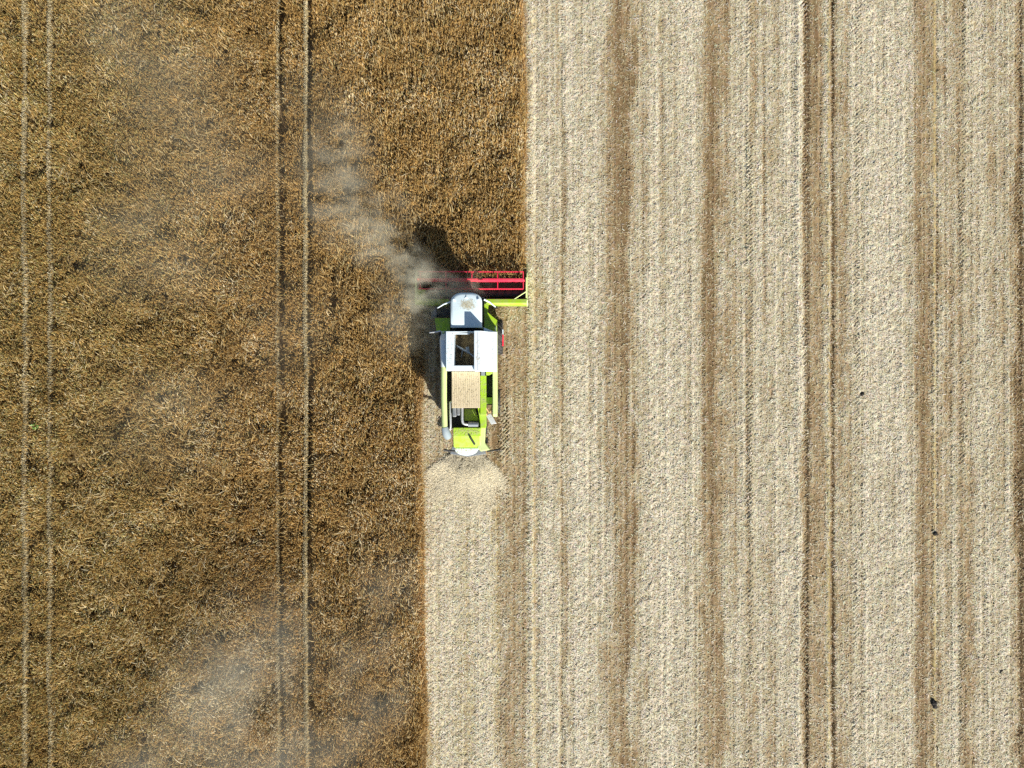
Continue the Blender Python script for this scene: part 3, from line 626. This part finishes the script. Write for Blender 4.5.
# header
hl, hr_ = -5.60, ax(526.6, 1.0)
yb0, yb1 = ay(304.6, 1.25), ay(299.0, 1.25)
b = MB()
b.prism([(yb0, .35), (yb0, 1.18), (yb0 + .1, 1.27), (yb1, 1.24), (yb1 + .05, .3)], 'x', hl, hr_)
hd = b.build('header', M['lime'], cmb, 0.02)
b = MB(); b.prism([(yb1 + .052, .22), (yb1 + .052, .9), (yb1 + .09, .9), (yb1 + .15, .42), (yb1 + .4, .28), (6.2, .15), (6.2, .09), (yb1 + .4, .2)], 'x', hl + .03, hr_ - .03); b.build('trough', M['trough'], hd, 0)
b = MB(); b.tube([(hl + .05, ay(294.5, .7), .68), (hr_ - .05, ay(294.5, .7), .68)], .20, 18)
for s_, xa, xb in ((1, hl + .1, -3.0), (-1, -1.75, hr_ - .1)):      # flights wind towards the middle
    n_ = 130; rows = []
    for k in range(n_ + 1):
        a = s_ * 2 * math.pi * k / n_ * 5.5; xx = xa + (xb - xa) * k / n_
        rows.append([b.bm.verts.new((xx, ay(294.5, .7) + rr * math.cos(a), .68 + rr * math.sin(a))) for rr in (.19, .31)])
    for p, q in zip(rows, rows[1:]): b.bm.faces.new((p[0], p[1], q[1], q[0]))
b.build('feed_auger', M['dark'], hd, 0)
b = MB(); b.box(hl, hr_, 6.2, 6.28, .10, .14)
for k in range(86):
    xx = hl + .04 + k * (hr_ - hl - .08) / 85; b.prism([(xx - .02, 6.28), (xx + .02, 6.28), (xx, 6.42)], 'z', .10, .13)
b.build('cutter_bar', M['grey'], hd, 0)
for xx, sg in ((hl, -1), (hr_, 1)):
    b = MB(); x0, x1 = sorted((xx + sg * .003, xx + sg * .075))
    b.prism([(yb0, .2), (yb0, 1.1), (yb0 + .25, 1.22), (5.6, 1.0), (6.5, .85), (7.15, .25), (7.2, .12), (6.3, .06)], 'x', x0, x1)
    b.build('end_divider', M['pale_lime'], hd, 0.015)
b = MB(); b.box(hl + .004, hl + .55, yb1 + .06, ay(288.5, 1.0), .5, 1.0); b.build('drive_cover', M['lime'], hd, .04)
# reel
ra, rz, rr = ay(280.3, 1.2), 1.22, .50
reel = MB(); reel.tube([(ax(443.5, 1.2) - 1.55, ra, rz), (hr_ - .12, ra, rz)], .085, 12)
rl0, rl1 = hl + .14, ax(523.4, 1.2)
rl = reel.build('reel', M['red'], hd, smooth=True)
for k in range(4):
    a = k * math.pi / 2
    by, bz = ra + rr * math.cos(a), rz + rr * math.sin(a)
    b = MB(); b.tube([(rl0, by, bz), (rl1, by, bz)], .034, 8)
    for j in range(60):
        xx = rl0 + .07 + j * (rl1 - rl0 - .14) / 59
        b.tube([(xx, by, bz), (xx, by - .03, bz - .26)], .012, 4)
    b.build('reel_bat', M['red'], hd)
for px in (523.2, 497.6, 471.8, 446.0, 420.3):
    xx = ax(px, 1.2); b = MB()
    for k in range(4):
        a = k * math.pi / 2
        b.tube([(xx, ra, rz), (xx, ra + rr * math.cos(a), rz + rr * math.sin(a))], .034, 6)
    b.build('reel_spider', M['red'], hd)
for xx, x2 in ((hr_ - .02, ax(513.5, 1.2)), (hl + .02, hl + .75)):
    b = MB(); b.tube([(xx, yb0 + .4, 1.18), (xx, ra - .2, 1.26), (xx, ra + .15, 1.24)], .05, 8); b.tube([(x2, yb0 + .3, 1.2), (xx, ay(291.5, 1.2), 1.28)], .035, 8); b.build('reel_arm', M['pale_lime'], hd)

# ------------------------------------------------------------------ chaff thrown out behind
N = 44000
jets = np.array([-.86, -.52, -.22, .08, .34, .62])
ang = np.where(rng.random(N) < .72, jets[rng.choice(6, N, p=[.12, .13, .19, .2, .23, .13])] + rng.normal(0, .055, N), rng.uniform(-.95, .7, N))
reach = np.where(rng.random(N) < .30, rng.uniform(0, 2.3, N), rng.normal(1.75, .30, N) + rng.exponential(.28, N)) * (1 + .16 * np.sin(ang * 9)) * rng.choice([1.0, 1.18, .85], N) * np.where(np.abs(ang) > .8, .95, 1.0)
reach = np.clip(reach, 0, 3.6)
cx0, cy0 = ax(469, 1.2), ay(452, 1.2)
X_ = cx0 + np.sin(ang) * reach + ang * .75; X_ = np.clip(X_, ax(427) + rng.normal(0, .12, N), ax(503) + rng.normal(0, .2, N)); Y_ = cy0 - np.cos(ang) * reach + .08 * rng.normal(0, 1, N)
Z_ = .36 * np.exp(-.6 * reach) * rng.random(N) ** 2 * np.clip(1.35 - np.abs(ang), .1, 1) + .04
th = rng.uniform(0, 6.283, N); tl = rng.uniform(-.28, .28, N); ln = rng.uniform(.04, .15, N); wd = rng.uniform(.006, .016, N)
D = np.stack([np.cos(th) * np.cos(tl), np.sin(th) * np.cos(tl), np.sin(tl)], -1) * ln[:, None]
Wv = np.stack([-np.sin(th), np.cos(th), np.zeros(N)], -1) * wd[:, None]
B = np.stack([X_, Y_, Z_], -1)
P = np.stack([B + Wv, B - Wv, B - Wv + D, B + Wv + D], 1)
col = np.array([.86, .79, .61]) * rng.uniform(.8, 1.1, (N, 1)) * np.interp(reach, [0, .8, 1.5, 2.8], [.80, .84, 1.1, 1.0])[:, None]
o = np_mesh('flying_chaff', P.reshape(-1, 3), np.arange(N * 4).reshape(-1, 4), stalk_material('chaff', .4), cols=np.repeat(np.concatenate([col, np.ones((N, 1))], 1), 4, 0))
o['kind'] = 'stuff'; o['label'] = 'pale chopped straw blown out in a fan behind the combine'; o['category'] = 'chaff'

# ------------------------------------------------------------------ dust in the air
def dust(name, label, blobs, dens, rgb, noise_scale, thresh, stretch=(1, 1, 1), seed=0.0, warp=1.5):
    """blobs: list of (x, y, z, rx, ry, rz, rotation, weight). One mesh hull (a convex box of air), density = noise times soft ellipsoids"""
    m = bpy.data.materials.new(name); m.use_nodes = True; n = m.node_tree.nodes; l = m.node_tree.links
    n.remove(n['Principled BSDF'])
    pv = n.new('ShaderNodeVolumePrincipled'); pv.inputs['Color'].default_value = (*rgb, 1); pv.inputs['Anisotropy'].default_value = 0.0
    l.new(pv.outputs[0], n['Material Output'].inputs['Volume'])
    tc = n.new('ShaderNodeTexCoord'); total = None
    nz = n.new('ShaderNodeTexNoise'); nz.inputs['Scale'].default_value = noise_scale; nz.inputs['Detail'].default_value = 4; nz.inputs['Roughness'].default_value = 0.55
    mp = n.new('ShaderNodeMapping'); mp.inputs['Scale'].default_value = stretch; mp.inputs['Location'].default_value = (seed, seed * 1.7, 0); mp.inputs['Rotation'].default_value = (0, 0, math.radians(32))
    l.new(tc.outputs['Object'], mp.inputs['Vector']); l.new(mp.outputs[0], nz.inputs['Vector'])
    wn = n.new('ShaderNodeTexNoise'); wn.inputs['Scale'].default_value = noise_scale * .9; wn.inputs['Detail'].default_value = 3; l.new(tc.outputs['Object'], wn.inputs['Vector'])
    ws = n.new('ShaderNodeVectorMath'); ws.operation = 'MULTIPLY_ADD'; ws.inputs[1].default_value = (warp, warp, warp * .3); l.new(wn.outputs['Color'], ws.inputs[0])
    wo = n.new('ShaderNodeVectorMath'); wo.operation = 'SUBTRACT'; wo.inputs[1].default_value = (warp * .5, warp * .5, warp * .15); l.new(tc.outputs['Object'], wo.inputs[0]); l.new(wo.outputs[0], ws.inputs[2])
    for (x, y, z, rx, ry, rz_, rot, wt) in blobs:
        mb = n.new('ShaderNodeMapping'); mb.vector_type = 'TEXTURE'
        mb.inputs['Location'].default_value = (x, y, z); mb.inputs['Rotation'].default_value = (0, 0, rot); mb.inputs['Scale'].default_value = (rx, ry, rz_)
        l.new(ws.outputs[0], mb.inputs['Vector'])
        le_ = n.new('ShaderNodeVectorMath'); le_.operation = 'LENGTH'; l.new(mb.outputs[0], le_.inputs[0])
        mr = n.new('ShaderNodeMapRange'); mr.interpolation_type = 'SMOOTHSTEP'; mr.inputs[1].default_value = 0.0; mr.inputs[2].default_value = 1.0; mr.inputs[3].default_value = wt; mr.inputs[4].default_value = 0.0
        l.new(le_.outputs['Value'], mr.inputs[0])
        if total is None: total = mr.outputs[0]
        else:
            ad = n.new('ShaderNodeMath'); ad.operation = 'ADD'; l.new(total, ad.inputs[0]); l.new(mr.outputs[0], ad.inputs[1]); total = ad.outputs[0]
    mr = n.new('ShaderNodeMapRange'); mr.inputs[1].default_value = thresh; mr.inputs[2].default_value = thresh + .3; mr.inputs[3].default_value = 0; mr.inputs[4].default_value = dens
    l.new(nz.outputs['Fac'], mr.inputs[0])
    mu = n.new('ShaderNodeMath'); mu.operation = 'MULTIPLY'; l.new(mr.outputs[0], mu.inputs[0]); l.new(total, mu.inputs[1])
    l.new(mu.outputs[0], pv.inputs['Density'])
    # hull of all blobs
    bm = bmesh.new()
    for (x, y, z, rx, ry, rz_, rot, wt) in blobs:
        for k in range(12):
            a = 2 * math.pi * k / 12
            for zz, s_ in ((-1, .35), (-.5, .9), (.5, .9), (1, .35)):
                ux, uy = rx * s_ * 1.05 * math.cos(a), ry * s_ * 1.05 * math.sin(a)
                bm.verts.new((x + ux * math.cos(rot) - uy * math.sin(rot), y + ux * math.sin(rot) + uy * math.cos(rot), max(0.12, z + zz * rz_)))
    res = bmesh.ops.convex_hull(bm, input=bm.verts)
    bmesh.ops.delete(bm, geom=list({e for e in res['geom_interior'] + res['geom_unused'] if isinstance(e, bmesh.types.BMVert)}), context='VERTS')
    me = bpy.data.meshes.new(name); bm.to_mesh(me); bm.free(); me.materials.append(m)
    o = bpy.data.objects.new(name, me); C.objects.link(o)
    o['kind'] = 'stuff'; o['label'] = label; o['category'] = 'dust'
    return o
def blob(px, py, h, rx, ry, rz_, rotdeg, wt): x, y = at(px, py, h); return (x, y, h, rx, ry, rz_, math.radians(rotdeg), wt)
dcol = (0.80, 0.79, 0.70)
dust('dust_cloud', 'grey dust streaming away from the left end of the header', [
    blob(434, 284, 1.8, 2.7, 1.15, 1.1, -14, 3.6), blob(414, 266, 2.3, 2.6, 1.4, 1.4, -36, 1.1), blob(427, 300, 1.8, 2.2, 1.5, 1.2, 0, 2.6), blob(426, 340, 1.5, 1.5, 2.6, 1.1, 0, .5),
    blob(382, 246, 2.6, 3.0, 2.1, 1.7, -36, .6), blob(355, 220, 3.0, 3.2, 3.0, 1.9, -40, .46), blob(338, 170, 3.2, 3.0, 5.0, 2.0, -10, .36), blob(398, 318, 2.0, 2.2, 3.4, 1.3, 0, .5), blob(395, 200, 3.0, 2.4, 1.4, 1.6, -40, .2), blob(474, 284, 1.8, 1.6, .8, .8, -20, .8)], 0.66, (.80, .78, .64), 0.8, 0.38, (1, 1.7, 1), 3.1, 1.8)
dust('dust_cloud', 'thin veil of old dust drifting over the upper left of the crop', [
    blob(150, 60, 3.5, 8, 5, 2.2, -35, .6), blob(200, 160, 3.5, 9, 5, 2.2, -30, .6), blob(160, 250, 3.5, 6, 4.5, 2.2, 0, .8), blob(320, 130, 3.5, 4, 6, 2.2, 0, .5), blob(170, 420, 3.2, 6, 5, 2, 0, .6), blob(290, 330, 3.2, 5, 6, 2, 0, .3)], 0.09, (0.80, 0.78, 0.64), 0.22, 0.30, (1, 1.5, 1), 8.4, 3.0)
dust('dust_cloud', 'pale bank of dust hanging over the crop at the bottom', [
    blob(225, 700, 3.0, 6.0, 5.4, 2.2, 20, .9), blob(290, 770, 3.0, 7.0, 4.4, 2.2, 0, .8), blob(265, 640, 3.0, 4.5, 5.0, 2.0, 30, .6), blob(365, 690, 2.8, 3.2, 4.6, 1.8, 10, .8), blob(150, 770, 3, 5, 3.4, 2, 0, .7), blob(385, 590, 2.5, 2.4, 5.0, 1.5, 0, .45)], 0.155, (0.80, 0.80, 0.69), 0.30, 0.32, (1.6, 1.0, 1), 1.3, 3.0)
dust('dust_cloud', 'cream dust fanning out behind the straw spreader', [
    blob(472, 480, .5, 1.6, 1.1, .5, 0, 1.3), blob(446, 470, .8, 1.2, .35, .6, 42, .9), blob(494, 466, .8, 1.1, .35, .6, -48, .7), blob(462, 510, .7, 2.1, 2.4, .6, 0, .6), blob(444, 560, .7, 1.6, 4.0, .6, 0, .4)], 0.34, (0.98, 0.94, 0.79), 1.0, 0.30, (1, 1, 1), 5.0, .5)

# ------------------------------------------------------------------ small single things in the field
def clod(px, py, r, label, seed):
    rg = np.random.default_rng(seed); b = MB()
    for q in range(4):
        cx_, cy_ = rg.normal(0, r * .5, 2); rr_ = r * rg.uniform(.45, .85)
        ret = bmesh.ops.create_icosphere(b.bm, subdivisions=2, radius=rr_)
        for v in ret['verts']:
            v.co = Vector((v.co.x + cx_, v.co.y * 1.2 + cy_, max(-.02, v.co.z * .7 + rr_ * .45))) * float(1) + Vector(rg.normal(0, rr_ * .10, 3))
    x_, y_ = at(px, py); zz_ = float(ground_h(np.array([x_]), np.array([y_]), np.array([.5]))[0])
    o = b.build('soil_clod', M_soil, None, org=(0, 0, 0)); o.location = (x_, y_, zz_)
    o['label'] = label; o['category'] = 'soil clod'; o['group'] = 'dark clods lying on the stubble'
M_soil = mat('shade_dark_soil', (0.018, 0.015, 0.012), 0.95, dust=0.2, dustcol=(0.05, 0.04, 0.03), scale=8)  # soil coloured near black, the shadow of each clump painted into it
clod(862, 394, .11, 'small dark clod on pale straw, nearest the paired wheel tracks', 1)
clod(935, 533, .12, 'round black clod on the thin yellow line right of centre', 2)
clod(931.5, 702.5, .17, 'largest black clod, on the brown stripe near the bottom edge', 3)
clod(1001, 671, .08, 'tiny dark clod on pale straw near the right edge', 4)
b = MB(); rg = np.random.default_rng(5)
for k in range(16):
    a = rg.uniform(0, 6.28); L_ = rg.uniform(.12, .3); t = Vector((math.cos(a), math.sin(a), 0)); s_ = Vector((-t.y, t.x, 0)) * .04; u0 = Vector((0, 0, .62 + rg.uniform(0, .2)))
    b.poly([tuple(u0), tuple(u0 + t * L_ * .5 + s_ + Vector((0, 0, .12))), tuple(u0 + t * L_ + Vector((0, 0, .05))), tuple(u0 + t * L_ * .5 - s_ + Vector((0, 0, .12)))], [(0, 1, 2, 3)])
b.tube([(0, 0, 0), (0, 0, .8)], .012, 6)
o = b.build('green_weed', mat('weed_leaf', (0.10, 0.24, 0.03), 0.5, dust=.1), None, org=(0, 0, 0)); o.location = (*at(34.5, 426, .8), 0)
o['label'] = 'small bright green weed beside the far left tramline'; o['category'] = 'weed'
